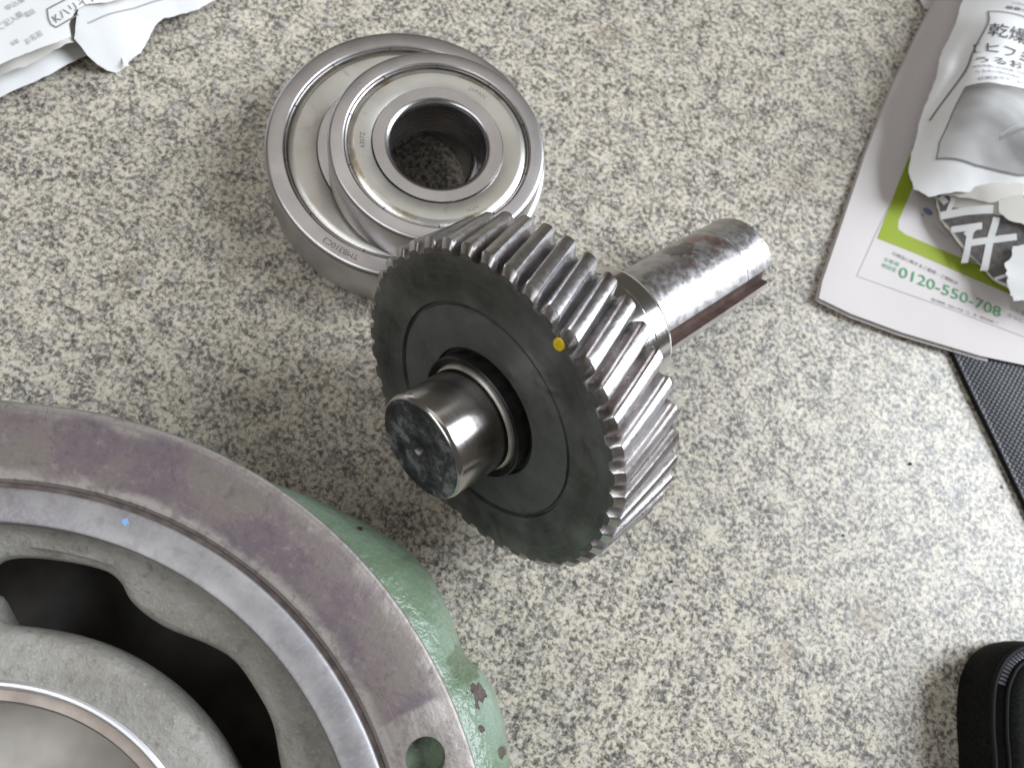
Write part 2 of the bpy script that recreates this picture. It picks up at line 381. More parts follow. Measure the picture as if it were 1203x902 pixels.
def line_text(name, body, p0, p1, h, hf, mat, parent, off=.3):
    """text from p0 to p1 on the height field hf, stretched to fit, letters h high"""
    vs, fs, wd = glyphs(body); d = Vector((p1[0] - p0[0], p1[1] - p0[1])); L = d.length; d /= L; nn = Vector((-d.y, d.x)); out = []
    for x, y in vs:
        X = p0[0] + d.x * x / wd * L + nn.x * y * h; Y = p0[1] + d.y * x / wd * L + nn.y * y * h
        out.append((X, Y, hf(X, Y) + off))
    return link(name, flat_mesh(name, out, fs), mat, parent)
def resample(poly, step):
    out = []
    for i, p in enumerate(poly):
        q = poly[(i + 1) % len(poly)]; L = math.hypot(q[0] - p[0], q[1] - p[1]); k = max(1, int(L / step))
        out += [(p[0] + (q[0] - p[0]) * j / k, p[1] + (q[1] - p[1]) * j / k) for j in range(k)]
    return out
def inside(p, poly):
    c = False; x, y = p
    for i in range(len(poly)):
        x0, y0 = poly[i - 1]; x1, y1 = poly[i]
        if (y0 > y) != (y1 > y) and x < (x1 - x0) * (y - y0) / (y1 - y0) + x0: c = not c
    return c
def sheet(name, poly, hf, mat, parent, step=2.0, thick=.12, off=0.0, rag=0.0, ang=28):
    """a sheet of paper with outline poly (world mm) lying on the height field hf"""
    edge = resample(poly, step)
    if rag: edge = [(x + random.uniform(-rag, rag), y + random.uniform(-rag, rag)) for x, y in edge]
    xs = [p[0] for p in edge]; ys = [p[1] for p in edge]; pts = list(edge); n = len(edge)
    y = min(ys) + step / 2; row = 0
    while y < max(ys):
        x = min(xs) + step / 2 + (row % 2) * step / 2
        while x < max(xs):
            if inside((x, y), edge) and min((x - a) ** 2 + (y - b) ** 2 for a, b in edge) > (step * .5) ** 2: pts.append((x, y))
            x += step
        y += step * .87; row += 1
    r = delaunay_2d_cdt([Vector(p) for p in pts], [(i, (i + 1) % n) for i in range(n)], [], 1, 1e-5)
    vs = [(v.x, v.y, hf(v.x, v.y) + off) for v in r[0]]
    fs = [tuple(f) for f in r[2]]
    if thick:
        k = len(vs); vs = vs + [(x, y, z - thick) for x, y, z in vs]; cnt = {}
        for f in fs:
            for q in range(3): cnt[(f[q], f[(q + 1) % 3])] = 1
        rim = [(a, b) for a, b in cnt if (b, a) not in cnt]; low = [tuple(k + v for v in f[::-1]) for f in fs]; rf = []
        for a, b in rim:
            q = len(vs); vs += [vs[a], vs[b], vs[k + b], vs[k + a]]; rf.append((q + 1, q, q + 3, q + 2))
        fs = fs + low + rf
    me = flat_mesh(name, vs, fs); smooth(me, ang)
    return link(name, me, mat, parent)
def strip_poly(pts, w):
    a, b = [], []
    for i, p in enumerate(pts):
        q0 = pts[max(0, i - 1)]; q1 = pts[min(len(pts) - 1, i + 1)]
        d = Vector((q1[0] - q0[0], q1[1] - q0[1])).normalized(); nn = Vector((-d.y, d.x)) * w / 2
        a.append((p[0] + nn.x, p[1] + nn.y)); b.append((p[0] - nn.x, p[1] - nn.y))
    return a + b[::-1]
def idw(ctrl, power=0, lam=2.0):
    """thin plate surface through the control heights, slightly relaxed"""
    P = np.array(ctrl, float); n = len(P); d2 = ((P[:, None, :2] - P[None, :, :2]) ** 2).sum(-1)
    Kx = .5 * d2 * np.log(d2 + 1e-9); Kx[np.arange(n), np.arange(n)] = lam * 10
    M = np.zeros((n + 3, n + 3)); M[:n, :n] = Kx; M[:n, n] = 1; M[:n, n + 1:] = P[:, :2]; M[n, :n] = 1; M[n + 1:, :n] = P[:, :2].T
    w = np.linalg.solve(M, np.concatenate([P[:, 2], [0, 0, 0]]))
    def f(x, y):
        q = (P[:, 0] - x) ** 2 + (P[:, 1] - y) ** 2
        return float(w[:n] @ (.5 * q * np.log(q + 1e-9)) + w[n] + w[n + 1] * x + w[n + 2] * y)
    return f
def crumple(amp, scale, seed, k=3):
    rng = random.Random(seed); ws = [(rng.uniform(0, PI), rng.uniform(.7, 1.4) * scale, rng.random(), rng.uniform(.5, 1)) for _ in range(k)]
    def f(x, y):
        z = 0
        for th, L, ph, a in ws:
            u = (x * math.cos(th) + y * math.sin(th)) / L + ph + .45 * mnoise.noise(Vector((x / scale * .8, y / scale * .8, seed)))
            z += a * amp * (abs((u % 1) - .5) * 2 - .5)
        return z
    return f

# ------------------------------------------------------------------ the counter (one sheet)
bm = bmesh.new(); bmesh.ops.create_grid(bm, x_segments=8, y_segments=8, size=1.0)
me = bpy.data.meshes.new('countertop'); bm.to_mesh(me); bm.free()
o = link('countertop', me, 'table', None, 'structure')

# ------------------------------------------------------------------ gearbox housing, lower left
HX, HY = 24.98, -280.71
hs = thing('gearbox_housing', 'round green gearbox casing with a brown stained flange and a dark lobed opening', 'gearbox casing', (HX, HY, 0))
fl = lathe('flange_ring', [(116.9, 62), (116.9, 73.8), (117.8, 74.8), (119, 75.0), (138.0, 75.0), (139.0, 74.5), (139.4, 73.4), (139.2, 62)], 'flange', hs, 256)
for k in range(4):
    a = R(49 + 90 * k)
    pd = lathe('bolt_pad', [(0, 67.5), (5.4, 67.5), (5.4, 65), (0, 65)], 'green', hs, 32, False); pd.location = Vector((127.3 * math.cos(a), 127.3 * math.sin(a), 0)) * S
    cut(fl, lathe_mesh('drill', [(0, -20), (5.3, -20), (5.3, 20), (0, 20)], 40, False), Matrix.Translation(Vector((HX + 127.3 * math.cos(a), HY + 127.3 * math.sin(a), 70)) * S))
lathe('groove', [(114.2, 68), (114.2, 73.6), (117.4, 73.4), (117.4, 68)], 'groove_dark', hs, 192)
lathe('spigot_ring', [(105.7, 64), (105.8, 73.9), (106.2, 74.9), (107.0, 75.25), (114.3, 75.3), (115.2, 74.9), (115.5, 73.8), (115.5, 64)], 'spigot', hs, 256)
# cast web: from the spigot bore down to the lobed edge of the opening, then down into the dark
def interp(tab, x):
    """cubic through the table (x, value)"""
    if x <= tab[0][0]: return tab[0][1]
    for i in range(len(tab) - 1):
        (a, va), (b, vb) = tab[i], tab[i + 1]
        if x <= b:
            sl = lambda p, q: (q[1] - p[1]) / (q[0] - p[0])
            s0 = sl(tab[max(i - 1, 0)], tab[i + 1]); s1 = sl(tab[i], tab[min(i + 2, len(tab) - 1)])
            u = (x - a) / (b - a); h = b - a
            return va * (2*u**3 - 3*u*u + 1) + h * s0 * (u**3 - 2*u*u + u) + vb * (3*u*u - 2*u**3) + h * s1 * (u**3 - u*u)
    return tab[-1][1]
OPEN = [(4, 88), (5.5, 92), (8, 95), (30, 93), (48, 90), (56, 91.3), (63, 94.5), (69, 95.7), (75, 96.4), (80, 94.8), (86, 92.3), (91, 92.2), (95, 94.0), (98, 97.4), (101, 98.8), (109, 98.6), (114, 98.2), (117, 97.2), (118.4, 95.6), (119.3, 92.5), (119.6, 88), (124, 88)]
BOSS = [(4, 88), (5.5, 83), (8, 80), (109, 79.8), (114, 80.0), (117, 80.4), (118.4, 81.6), (119.3, 84), (119.6, 88), (124, 88)]
def slot(a): return (math.degrees(a) - 4) % 120 + 4
N = 720; vs = []; fs = []
def wav(a, z): return .35 * mnoise.noise(Vector((math.cos(a) * 5, math.sin(a) * 5, z * .13)))
for i in range(N):
    a = 2 * PI * i / N; deg = slot(a); ro = interp(OPEN, deg); g = wav(a, 1)
    prof = [(106.0, 71.8), (105.6, 70.8), (104.8, 69.6), (103.2, 68.4 + g * .5), (100.8, 67.4 + g), (ro + 2.0, 66.2 + g), (ro + .6, 65.3 + g), (ro + .05, 64.0 + g), (ro - .1, 61), (ro + .3, 58.6), (ro + 1.6, 57.4), (ro + 4, 57), (105.2, 56.5), (105.3, 14)]
    prof = [(min(r, 105.3) if q else r, z) for q, (r, z) in enumerate(prof)]
    vs += [(r * math.cos(a), r * math.sin(a), z) for r, z in prof]
K = 14
for i in range(N):
    j = (i + 1) % N
    for q in range(K - 1): fs.append((i * K + q, j * K + q, j * K + q + 1, i * K + q + 1))
link('cast_web', mesh('cast_web', vs, fs, 50), 'cast', hs)
vs, fs = [], []
for i in range(N):
    a = 2 * PI * i / N; deg = slot(a); rb = interp(BOSS, deg); g = wav(a, 5) * .6
    prof = [(66.0, 60.0), (67, 60.3), (rb - 5.5, 60.5 + g), (rb - 3.2, 60.0 + g), (rb - 1.6, 58.6 + g), (rb - .6, 56), (rb - .1, 51), (rb, 46), (rb - 1.5, 42), (70, 14)]
    vs += [(r * math.cos(a), r * math.sin(a), z) for r, z in prof]
K = 10
for i in range(N):
    j = (i + 1) % N
    for q in range(K - 1): fs.append((i * K + q, j * K + q, j * K + q + 1, i * K + q + 1))
bo = link('bearing_boss', mesh('bearing_boss', vs, fs, 50), 'cast', hs)
lathe('turned_chamfer', [(66.1, 60.0), (65.9, 60.6), (65.3, 60.9), (64.5, 60.7), (63.9, 60.0), (63.5, 58.6), (63.4, 57), (66.1, 57)], 'boss_edge', bo, 192)
lathe('turned_ledge', [(63.4, 58.0), (60.6, 57.7), (60.4, 56), (63.4, 56)], 'boss_ledge', bo, 192)
lathe('bore', [(60.4, 57.2), (59.9, 56.4), (59.7, 45), (40, 44.5), (22, 44.5), (21.5, 20)], 'boss_bore', bo, 192, False)
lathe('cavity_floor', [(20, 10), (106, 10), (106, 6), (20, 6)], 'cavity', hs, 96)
# three spokes close the gaps between the openings
for k in range(3):
    a = R(123.6 + 120 * k)
    me = box_mesh('spoke', 77, 103, -3.4, 3.4, 55, 64.4, 2.0)
    s = link('spoke', me, 'cast', hs); s.rotation_euler.z = a
# green painted body below the flange, swelling into feet under the bolt holes
GR = [(0, 150), (24, 146), (34, 150), (43, 153.2), (48, 155.2), (53, 154.8), (56, 151.6), (61, 153.6), (66, 155.4), (70, 154.8), (75, 151.7), (80, 148.4), (87, 143.6), (93, 139.4), (98, 137.0), (120, 136.5)]
N = 360; vs, fs = [], []
for i in range(N):
    a = 2 * PI * i / N; deg = math.degrees(a); d = deg % 90 if not 0 <= deg < 120 else deg
    ro = interp(GR, d); g = wav(a, 9) * .5; lobe = max(0.0, ro - 139)
    prof = [(107.5, 60.0), (124, 60.0), (134.5, 60.2), (136, 62.0), (min(138.4, ro) + lobe * .10, 60.0), (min(139, ro) + lobe * .45, 56 + g), (min(139, ro) + lobe * .78, 48 + g), (min(139, ro) + lobe * .96, 38 + g), (ro, 28), (ro + .3, 14), (ro - .4, 3), (ro - 2, .6), (ro - 5, .2), (112, .2), (107.5, 6)]
    vs += [(r * math.cos(a), r * math.sin(a), z) for r, z in prof]
K = 15
for i in range(N):
    j = (i + 1) % N
    for q in range(K): fs.append((i * K + q, j * K + q, j * K + (q + 1) % K, i * K + (q + 1) % K))
link('painted_body', mesh('painted_body', vs, fs, 60), 'green', hs)
bm = bmesh.new(); n = 14
ring = [bm.verts.new(Vector(((-18.4 + 1.1 * (1 + .25 * math.sin(i * 2.3)) * math.cos(2 * PI * i / n)), 110.9 + 0.9 * (1 + .25 * math.cos(i * 1.7)) * math.sin(2 * PI * i / n), 75.42)) * S) for i in range(n)]
bm.faces.new(ring); me = bpy.data.meshes.new('paint_spot'); bm.to_mesh(me); bm.free(); link('paint_spot', me, 'blue_paint', hs)

# ------------------------------------------------------------------ bearings
def cone(r0, z0, r1, z1, sag=.07, n=5):
    out = []; L = math.hypot(r1 - r0, z1 - z0); nx, nz = -(z1 - z0) / L, (r1 - r0) / L
    for i in range(n + 1):
        u = i / n; b = 4 * u * (1 - u) * sag * L; out.append((r0 + (r1 - r0) * u + nx * b, z0 + (z1 - z0) * u + nz * b))
    return out
def bearing(label, loc, H, Ro, ch, lip, gr, sh, ri, rb, marks, shield_edge, nmark, a0):
    b = thing('ball_bearing', label, 'ball bearing', loc, 'ball bearings stacked by the gear')
    outer = [(lip, H - .3), (lip + .35, H)] + cone(Ro - ch, H, Ro, H - ch, .17, 7) + cone(Ro, ch, Ro - ch, 0) + [(lip, 0), (lip - 2, 1), (lip - 2, H - 2.6), (lip - .35, H - 1.2)]
    lathe('outer_ring', outer, 'ring', b, 192, ang=22)
    g = lathe('seal_groove', [(lip - .35, H - 1.15), (gr, H - 1.35), (gr, H - 2.4), (lip - .35, H - 2.4)], 'groove', b, 160)
    lathe('crimp_bead', [(lip - .45, H - .85), (lip - .75, H - .6), (lip - 1.05, H - .9), (lip - .8, H - 1.3)], 'ring', b, 160)
    s = lathe('shield', [(sh, H - .62), (ri + .55, H - .62), (ri + .25, H - .8), (ri + .25, H - 1.3), (sh, H - 1.3)], 'shield', b, 160)
    lathe('shield_edge', [(gr + .1, H - 1.75), (gr - .35, H - 1.45), (sh + .5, H - .66), (sh - .05, H - .61), (sh, H - 1.6), (gr, H - 2.2)], shield_edge, s, 160)
    lathe('gap', [(ri + .6, H - 1.35), (ri - .6, H - 1.35), (ri - .6, H - 3), (ri + .6, H - 3)], 'pit', b, 120)
    c2 = 2.4
    inner = [(ri - .15, H)] + [(rb + c2, H)] + arc(rb + c2, H - c2, c2, 100, 180, 8) + arc(rb + c2, c2, c2, 180, 260, 6) + [(ri, 0), (ri, H - .15)]
    lathe('inner_ring', inner, 'inner', b, 160, ang=30)
    for k in range(nmark):
        me = MK.get('m')
        if me is None: me = MK['m'] = box_mesh('crimp_notch', -.75, .75, -.16, .16, -.05, .05); me.materials.append(MAT['pit'])
        o = bpy.data.objects.new('crimp_notch', me); col.objects.link(o); o.parent = b
        a = R(a0 + 360 * k / nmark); o.location = Vector(((lip - .55) * math.cos(a), (lip - .55) * math.sin(a), H - .56)) * S; o.rotation_euler.z = a
    for body, rad, am, h, z, mt in marks: ring_text('stamped_marking', body, rad, am, h, z, mt, b)
    return b
MK = {}
bearing('larger steel ball bearing lying flat on the counter beneath a smaller one', (0, 0, 0), 27, 55, 2.0, 47.6, 46.1, 43.6, 34.9, 25,
        [('TMB310C3', 50.8, 270, 3.2, 27.03, 'etch'), ('JAPAN NE', 51.2, 152, 2.4, 27.03, 'etch_faint'), ('10', 51.3, 135, 2.4, 27.03, 'etch_faint')], 'shield', 12, 9)
bearing('smaller steel ball bearing stacked on top of the larger one, bore showing the counter', (13.5, -3.7, 27.0), 21, 40, 1.5, 34.2, 33.0, 30.4, 23.9, 17.5,
        [('TMB', 37.3, 173, 2.2, 21.03, 'etch_faint'), ('6307Z', 27.6, 210, 2.5, 20.43, 'etch'), ('JAPAN', 27.8, 87, 2.5, 20.43, 'etch_faint'), ('NTN', 28.4, 325, 2.2, 20.43, 'etch_faint')], 'shield_edge', 10, 12)

# ------------------------------------------------------------------ helical gear on its shaft
_t, _a = .3195, -2.01444                    # tilt up at the stub end, heading; the rear rim and the shaft end rest on the counter
AX = Vector((math.cos(_t) * math.cos(_a), math.cos(_t) * math.sin(_a), math.sin(_t)))
UP = (Vector((0, 0, 1)) - AX * AX.z).normalized(); SD = AX.cross(UP)
gs = thing('gear_shaft', 'black faced helical gear on a stepped steel shaft with a keyway in its end', 'gear shaft', (75.52, -90.45, 63.05))
gs.rotation_mode = 'QUATERNION'; gs.rotation_quaternion = Matrix((UP, SD, AX)).transposed().to_quaternion()
W = 27.5
gw = lathe('gear_wheel', [(22.2, -9), (22.2, -.9), (22.5, -.6), (36.4, -.6), (36.6, -1.6), (37.6, -1.6), (37.9, -.15), (44.6, -.05), (45.2, .25), (51.6, .28), (52.8, .08), (53.0, -.3), (52.4, -.9), (50.6, -.9), (50.6, -W + .4), (51.6, -W + .2), (51.6, -W), (45, -W), (38, -W), (37, -W + 6), (24, -W + 6), (22, -W)], 'oxide', gs, 246, ang=40)
lathe('root_band', [(51.6, -.9), (51.6, -W + .3), (50.8, -W + .3), (50.8, -.9)], 'oxide', gw, 246)
# one tooth: rounded trapezoid section, bevelled ends, twisted along the width
_h = [(4.38, 51.0), (3.95, 51.5), (3.6, 52.5), (3.25, 53.9), (2.9, 55.3), (2.5, 56.4), (1.85, 57.1), (.95, 57.35)]
PROF = [(-a, r) for a, r in _h] + [(0, 57.4)] + _h[::-1]
TW = 9.0 / 24.2; P0 = 12.0; PITCH = 360 / 41
secs = [(.02, .40, .84), (-1.7, 1, 1), (-4, 1, 1), (-8, 1, 1), (-13, 1, 1), (-18, 1, 1), (-23, 1, 1), (-W + 1.2, 1, 1), (-W + .1, .45, .86)]
vs, fs = [], []
kk = len(PROF)
for z, rs, wsq in secs:
    for da, r in PROF:
        rr = r if r < 52.8 else 52.8 + (r - 52.8) * rs
        a = R(da * wsq * (1 if rs == 1 else 1) - TW * z); vs.append((rr * math.cos(a), rr * math.sin(a), z))
for i in range(len(secs) - 1):
    for q in range(kk - 1): fs.append((i * kk + q, i * kk + q + 1, (i + 1) * kk + q + 1, (i + 1) * kk + q))
fs.append(tuple(range(kk))); fs.append(tuple((len(secs) - 1) * kk + q for q in range(kk)))
tm = mesh('tooth', vs, fs, 32); tm.materials.append(MAT['tooth']); tm.materials.append(MAT['oxide'])
for p in tm.polygons:
    if p.normal.z > .9: p.material_index = 1
for k in range(41):
    o = bpy.data.objects.new('tooth', tm); col.objects.link(o); o.parent = gw; o.rotation_euler.z = R(P0 + PITCH * k)
lathe('hub_collar', [(17.6, -9), (22.19, -9), (22.19, -1.6), (21.0, -1.5), (21.0, 3.5), (20.6, 4.0), (20.1, 4.0), (19.3, 3.1), (18.0, 2.7), (17.6, 2.0)], 'hub_shade', gs, 128)
lathe('fillet_ring', [(17.4, 2.0), (18.5, 2.72), (18.3, 3.6), (17.7, 4.4), (17.4, 4.5)], 'fillet', gs, 128)
st = lathe('stub_journal', [(0, -9), (17.5, -9), (17.5, 22.9), (17.3, 24.0), (16.6, 24.55)], 'journal', gs, 160, False, 50)
lathe('end_face', [(16.6, 24.55), (16.2, 24.66), (3.5, 24.66)], 'endface', st, 96, False)
lathe('centre_hole', [(3.5, 24.66), (3.3, 24.5), (1.8, 22.0), (1.7, 17)], 'dark_steel', st, 48, False)
lathe('hole_bottom', [(1.7, 21), (1.7, 17), (0, 16)], 'pit', st, 32, False)
rs_ = lathe('bearing_seat', [(0, -W + 2), (30, -W + 2), (30, -W - 4), (25.3, -W - 4.2), (25, -W - 4.6), (25, -60.3), (24.7, -60.5), (24.7, -61.0), (25, -61.2), (25, -67.4), (24.75, -67.7), (24.6, -68.1), (24.2, -69.1), (23.4, -69.4), (0, -69.4)], 'seat', gs, 192, False, 25)
bpy.context.view_layer.update()
os_ = lathe('output_shaft', [(0, -69), (17.8, -69), (17.8, -128.2), (17.55, -128.4), (17.55, -128.9), (17.7, -129.1), (17.6, -146.2), (16.6, -147.5), (0, -147.5)], 'shaft', gs, 160, False, 30)
os_.data.materials.append(MAT['key'])
kc = box_mesh('cutter', 13.6, 30, -4.1, 4.1, -175, -74); kc.materials.append(MAT['shaft']); kc.materials.append(MAT['key'])
for p in kc.polygons: p.material_index = 1
bpy.context.view_layer.update()
cut(os_, kc, gs.matrix_world @ Matrix.Rotation(R(-57.5), 4, 'Z'))
# yellow paint dot on the face at the tooth root
bm = bmesh.new(); n = 20
ca, cr_ = R(-4.2), 51.9
for h in (.28, .5):
    pass
top = [bm.verts.new(Vector((cr_ * math.cos(ca) + 2.0 * math.cos(2 * PI * i / n), cr_ * math.sin(ca) + 1.75 * math.sin(2 * PI * i / n), .42)) * S) for i in range(n)]
bot = [bm.verts.new(Vector((cr_ * math.cos(ca) + 2.2 * math.cos(2 * PI * i / n), cr_ * math.sin(ca) + 1.95 * math.sin(2 * PI * i / n), .05)) * S) for i in range(n)]
bm.faces.new(top)
for i in range(n): bm.faces.new((bot[i], bot[(i + 1) % n], top[(i + 1) % n], top[i]))
me = bpy.data.meshes.new('paint_dot'); bm.to_mesh(me); bm.free(); link('paint_dot', me, 'yellow', gw)

# ------------------------------------------------------------------ flyer with the phone number, on the right
fly = thing('folded_flyer', 'folded grey flyer with a lime green frame and green phone number', 'flyer', (0, 0, 0))
FO = [(178.6, 47.6), (194, 48.6), (218, 53), (234, 57), (254, 62), (274, 69), (310, 80), (310, 320), (176, 320), (174.5, 275), (173, 235), (172, 215), (171, 172), (172, 129), (175, 87), (177, 56)]
_cf = crumple(.5, 60, 3)
def fh(k):
    def f(x, y):
        e = max(0.0, 1 - (x - 172) / 14); return 1.4 + k * .9 + _cf(x, y) * .5 - e * e * .3 * k + .8 * math.sin(y / 45) * .5 + max(0, (y - 190) / 60) * 1.0
    return f
sheet('page', [(x - .6, y - .5) if x < 300 else (x, y) for x, y in FO], fh(0), 'grey_paper', fly, 3)
sheet('page', [(x + .4, y - 1.0) if x < 300 else (x, y) for x, y in FO], fh(.9), 'grey_paper', fly, 3)
F = fh(2.6)
sheet('page', FO, F, 'grey_paper', fly, 3)
sheet('lime_frame', [(191.3, 200), (191.2, 150), (191.2, 125), (192, 90), (211, 93), (237, 96), (259, 99), (290, 103.5), (290, 111), (261, 107.2), (239, 104.2), (217, 101.2), (203, 99.4), (199.2, 100.2), (198, 104), (198.3, 131), (201, 164), (203, 200)], F, 'lime', fly, 2, .05, .12)
sheet('thin_rule', strip_poly([(191.5, 112), (190.6, 90), (190, 67), (210, 71), (235, 76), (269, 82), (300, 87)], .35), F, 'ink_pale', fly, 2, 0, .15)
line_text('phone_number', '0120-550-708', (207.2, 77.6), (257.0, 85.0), 7.4, F, 'ink_green', fly)
line_text('print_line', '○商品に関するご質問・ご相談は', (201, 86.2), (233.5, 89.0), 2.0, F, 'ink', fly)
line_text('print_line', 'お客様', (198.7, 81.2), (205.8, 82.2), 2.3, F, 'ink_green', fly)
line_text('print_line', '相談室', (198.5, 77.9), (205.6, 78.9), 2.3, F, 'ink_green', fly)
line_text('print_line', '受付時間／9:00~17:00（土・日・祝日を除く）', (225, 75.0), (257, 81.0), 1.5, F, 'ink', fly)
line_text('print_line', '○お客', (260, 91.5), (268, 92.6), 2.4, F, 'ink_soft', fly)
line_text('print_line', 'さらに', (260, 87.5), (268, 88.6), 2.4, F, 'ink_soft', fly)
sheet('blue_dot', [(209 + 2.6 * math.cos(a * PI / 8), 117 + 1.7 * math.sin(a * PI / 8)) for a in range(16)], F, 'blue_ink', fly, 2, 0, .15)
sheet('red_dot', [(207.2 + .5 * math.cos(a * PI / 4), 113.6 + .5 * math.sin(a * PI / 4)) for a in range(8)], F, 'key', fly, 2, 0, .15)
line_text('print_line', 'CHARM', (213, 110.5), (222, 108.5), 2.4, F, 'ink_pale', fly)

# torn sheet with big white strokes on a dark print, between the flyer and the white sheet
tp = thing('torn_page', 'torn newspaper page with white strokes on dark brown print, under the crumpled sheet', 'newspaper page')
_cb = crumple(.7, 30, 11)
B = lambda x, y: idw([(205, 123, 11), (213, 110, 9), (230, 100, 9), (248, 93, 10), (225, 137, 22), (240, 120, 20), (226, 115, 17), (236, 108, 15), (255, 110, 20), (240, 150, 22), (300, 150, 24)])(x, y) + _cb(x, y)
BO = [(200, 128), (206, 122), (213, 111.5), (222, 105.5), (230, 101.5), (238, 98.5), (245, 95.3), (252, 94.5), (262, 96), (300, 100), (300, 180), (215, 180)]
sheet('page', BO, B, 'cream_paper', tp, 2, .12, 0, .25)
DARK = [(206.6, 121.6), (210.5, 114.5), (214, 111.2), (222, 105.9), (230, 102.0), (238, 99), (245, 95.8), (251, 95.2), (254, 108), (250, 125), (236, 119.5), (225, 113), (222, 118), (211, 126)]
sheet('dark_print', [(206.9, 121.4), (214, 111.5), (230, 102), (245, 95.8), (258, 95.8), (258, 130), (243, 124), (232.9, 119.9), (214.8, 117.5), (210, 124)], B, 'brown_print', tp, 1.5, .05, .25)
for pl, wd in (([(212.5, 112.6), (220, 117), (229.5, 121.2)], 3.6), ([(219, 108.0), (224, 110.6), (229.0, 113.6)], 2.9), ([(226.8, 112.4), (225.4, 107.5)], 2.8), ([(226.0, 109.8), (231, 97.6)], 2.5),
               ([(228.0, 105.2), (236, 110.2), (244.0, 115.0)], 2.9), ([(232.4, 118.8), (236, 107), (239.4, 97.2)], 2.9), ([(245.0, 95.6), (248.4, 98.8), (250.4, 96.4)], 1.5), ([(208.5, 120.5), (212, 118.5)], 2.2), ([(213.5, 121.5), (214.5, 114.5)], 1.8)):
    sheet('white_stroke', strip_poly(pl, wd), B, 'white_paper', tp, 1.2, 0, .5)

# crumpled white sheet lying over both
cp = thing('crumpled_newspaper', 'crumpled white newspaper sheet with a grey portrait picture on top of the flyer', 'newspaper')
_ca = crumple(1.3, 44, 5, 3); _ca2 = crumple(.35, 17, 9, 3)
AO = [(176, 262), (180.5, 226), (180.6, 208), (180.8, 186), (182, 165), (184.6, 146), (187, 130), (189.5, 121), (195, 114), (202, 113.5), (211, 120), (222, 127), (234, 133.5), (252, 141), (310, 165), (310, 330), (176, 330)]
_ia = idw([(178, 250, 20), (181, 220, 20), (181, 186, 20), (184, 150, 18), (188, 126, 16), (196, 115, 16), (206, 118, 18), (222, 128, 20), (250, 141, 22),
           (190, 200, 33), (190, 170, 34), (194, 146, 32), (199, 132, 28), (215, 140, 32), (230, 160, 36), (212, 185, 35), (230, 210, 38), (205, 215, 36), (300, 230, 42), (270, 160, 34), (200, 260, 36), (260, 300, 40)], 3)
def A(x, y):
    fade = min(1.0, max(0.0, (x - 186) / 16)); return _ia(x, y) - 3.2 * math.exp(-((x - 187.6) / 2.4) ** 2) / (1 + math.exp(-(y - 140) / 4)) / (1 + math.exp((y - 186) / 6)) + _ca(x, y) * fade + _ca2(x, y) * fade
sheet('page', AO, A, 'white_paper', cp, 1.6, .15, 0, .2)
sheet('picture', [(192.2, 161), (199, 164), (205, 165.4), (213, 169.5), (221, 174), (250, 189), (252, 152), (232, 139.4), (212, 131.4), (196, 127.2), (194, 134), (192.6, 147)], A, 'halftone', cp, 1.5, 0, .3)
for pl, wd in (([(190.2, 213), (190.8, 203), (190.6, 192), (190.4, 178), (189.6, 168), (188.6, 158), (187.6, 147)], .7), ([(190.2, 213), (200, 213), (210, 212), (240, 214)], .7),
               ([(192.2, 161), (199, 164), (205, 165.4), (213, 169.5), (221, 174), (250, 189)], .6), ([(192.2, 161), (192.4, 147), (193.6, 134), (196, 127.2)], .5), ([(196, 127.2), (212, 131.4), (232, 139.4), (252, 152)], .7)):
    sheet('printed_rule', strip_poly(pl, wd), A, 'ink_soft', cp, 1.5, 0, .35)
line_text('headline', '乾燥肌', (192.6, 194.6), (218.0, 199.6), 8.4, A, 'ink', cp)
line_text('headline', '［ヒフミ', (190.8, 184.5), (215, 190.0), 6.2, A, 'ink', cp)
line_text('headline', 'うるおい', (192.6, 176.2), (220, 188.0), 5.0, A, 'ink', cp)
for i, (b, x0) in enumerate((('※角質層に水分を補い与えて', 191.6), ('うるおい成分を配合した', 193.0), ('化粧水です。まもり', 195.0))):
    line_text('print_line', b, (x0, 171.4 - i * 3.5), (x0 + 25 - i, 183.0 - i * 3.6), 2.0, A, 'ink_soft', cp)
line_text('print_line', 'お問合せは今すぐ', (198, 221), (214, 221), 2.2, A, 'ink_pale', cp)
line_text('print_line', '■■口口', (196.5, 216.5), (209, 217), 3.0, A, 'ink_soft', cp)
for pl, wd, mt in (([(214.4, 143.3), (217.6, 147.2), (220.7, 151.4), (225.0, 155.8), (231, 160)], 1.3, 'ink_soft'), ([(213.6, 144.5), (216.5, 149.5), (220.5, 154.5), (226, 159)], .5, 'ink_pale')):
    sheet('eyelid_line', strip_poly(pl, wd), A, mt, cp, 1.2, 0, .45)
# torn flaps hanging below its lower edge
_cc = crumple(.7, 18, 21)
def flap(poly, ctrl, mat, rag=.3):
    base = idw(ctrl, 3); return sheet('torn_flap', poly, lambda x, y: base(x, y) + _cc(x, y) * .7, mat, cp, 1.4, .12, 0, rag)
flap([(206, 121), (214, 124), (224, 131), (236, 137), (238, 131), (231, 125.5), (226, 122.5), (216, 121), (208.5, 119.4)], [(207, 120, 15.5), (224, 131, 24), (236, 134, 25), (228, 122.6, 21)], 'cream_paper')
flap([(228, 133), (244, 141), (256, 140), (256, 125), (247, 127), (240, 131), (234, 135)], [(228, 133, 24), (256, 140, 27), (247, 127, 24)], 'white_paper')
flap([(229, 124.5), (236, 131), (247, 127.5), (262, 133), (262, 120), (251, 119.5), (243.5, 119.8), (237, 118.4), (232, 120)], [(229, 124, 22), (236, 130, 25), (250, 119, 24), (262, 130, 28)], 'cream_paper')
flap([(243.5, 110), (246, 105), (244, 101), (246.5, 96.5), (249, 92), (254, 87), (270, 92), (270, 122), (252, 117), (247, 112)], [(243, 110, 19), (249, 92, 16), (270, 110, 26)], 'white_paper', .6)
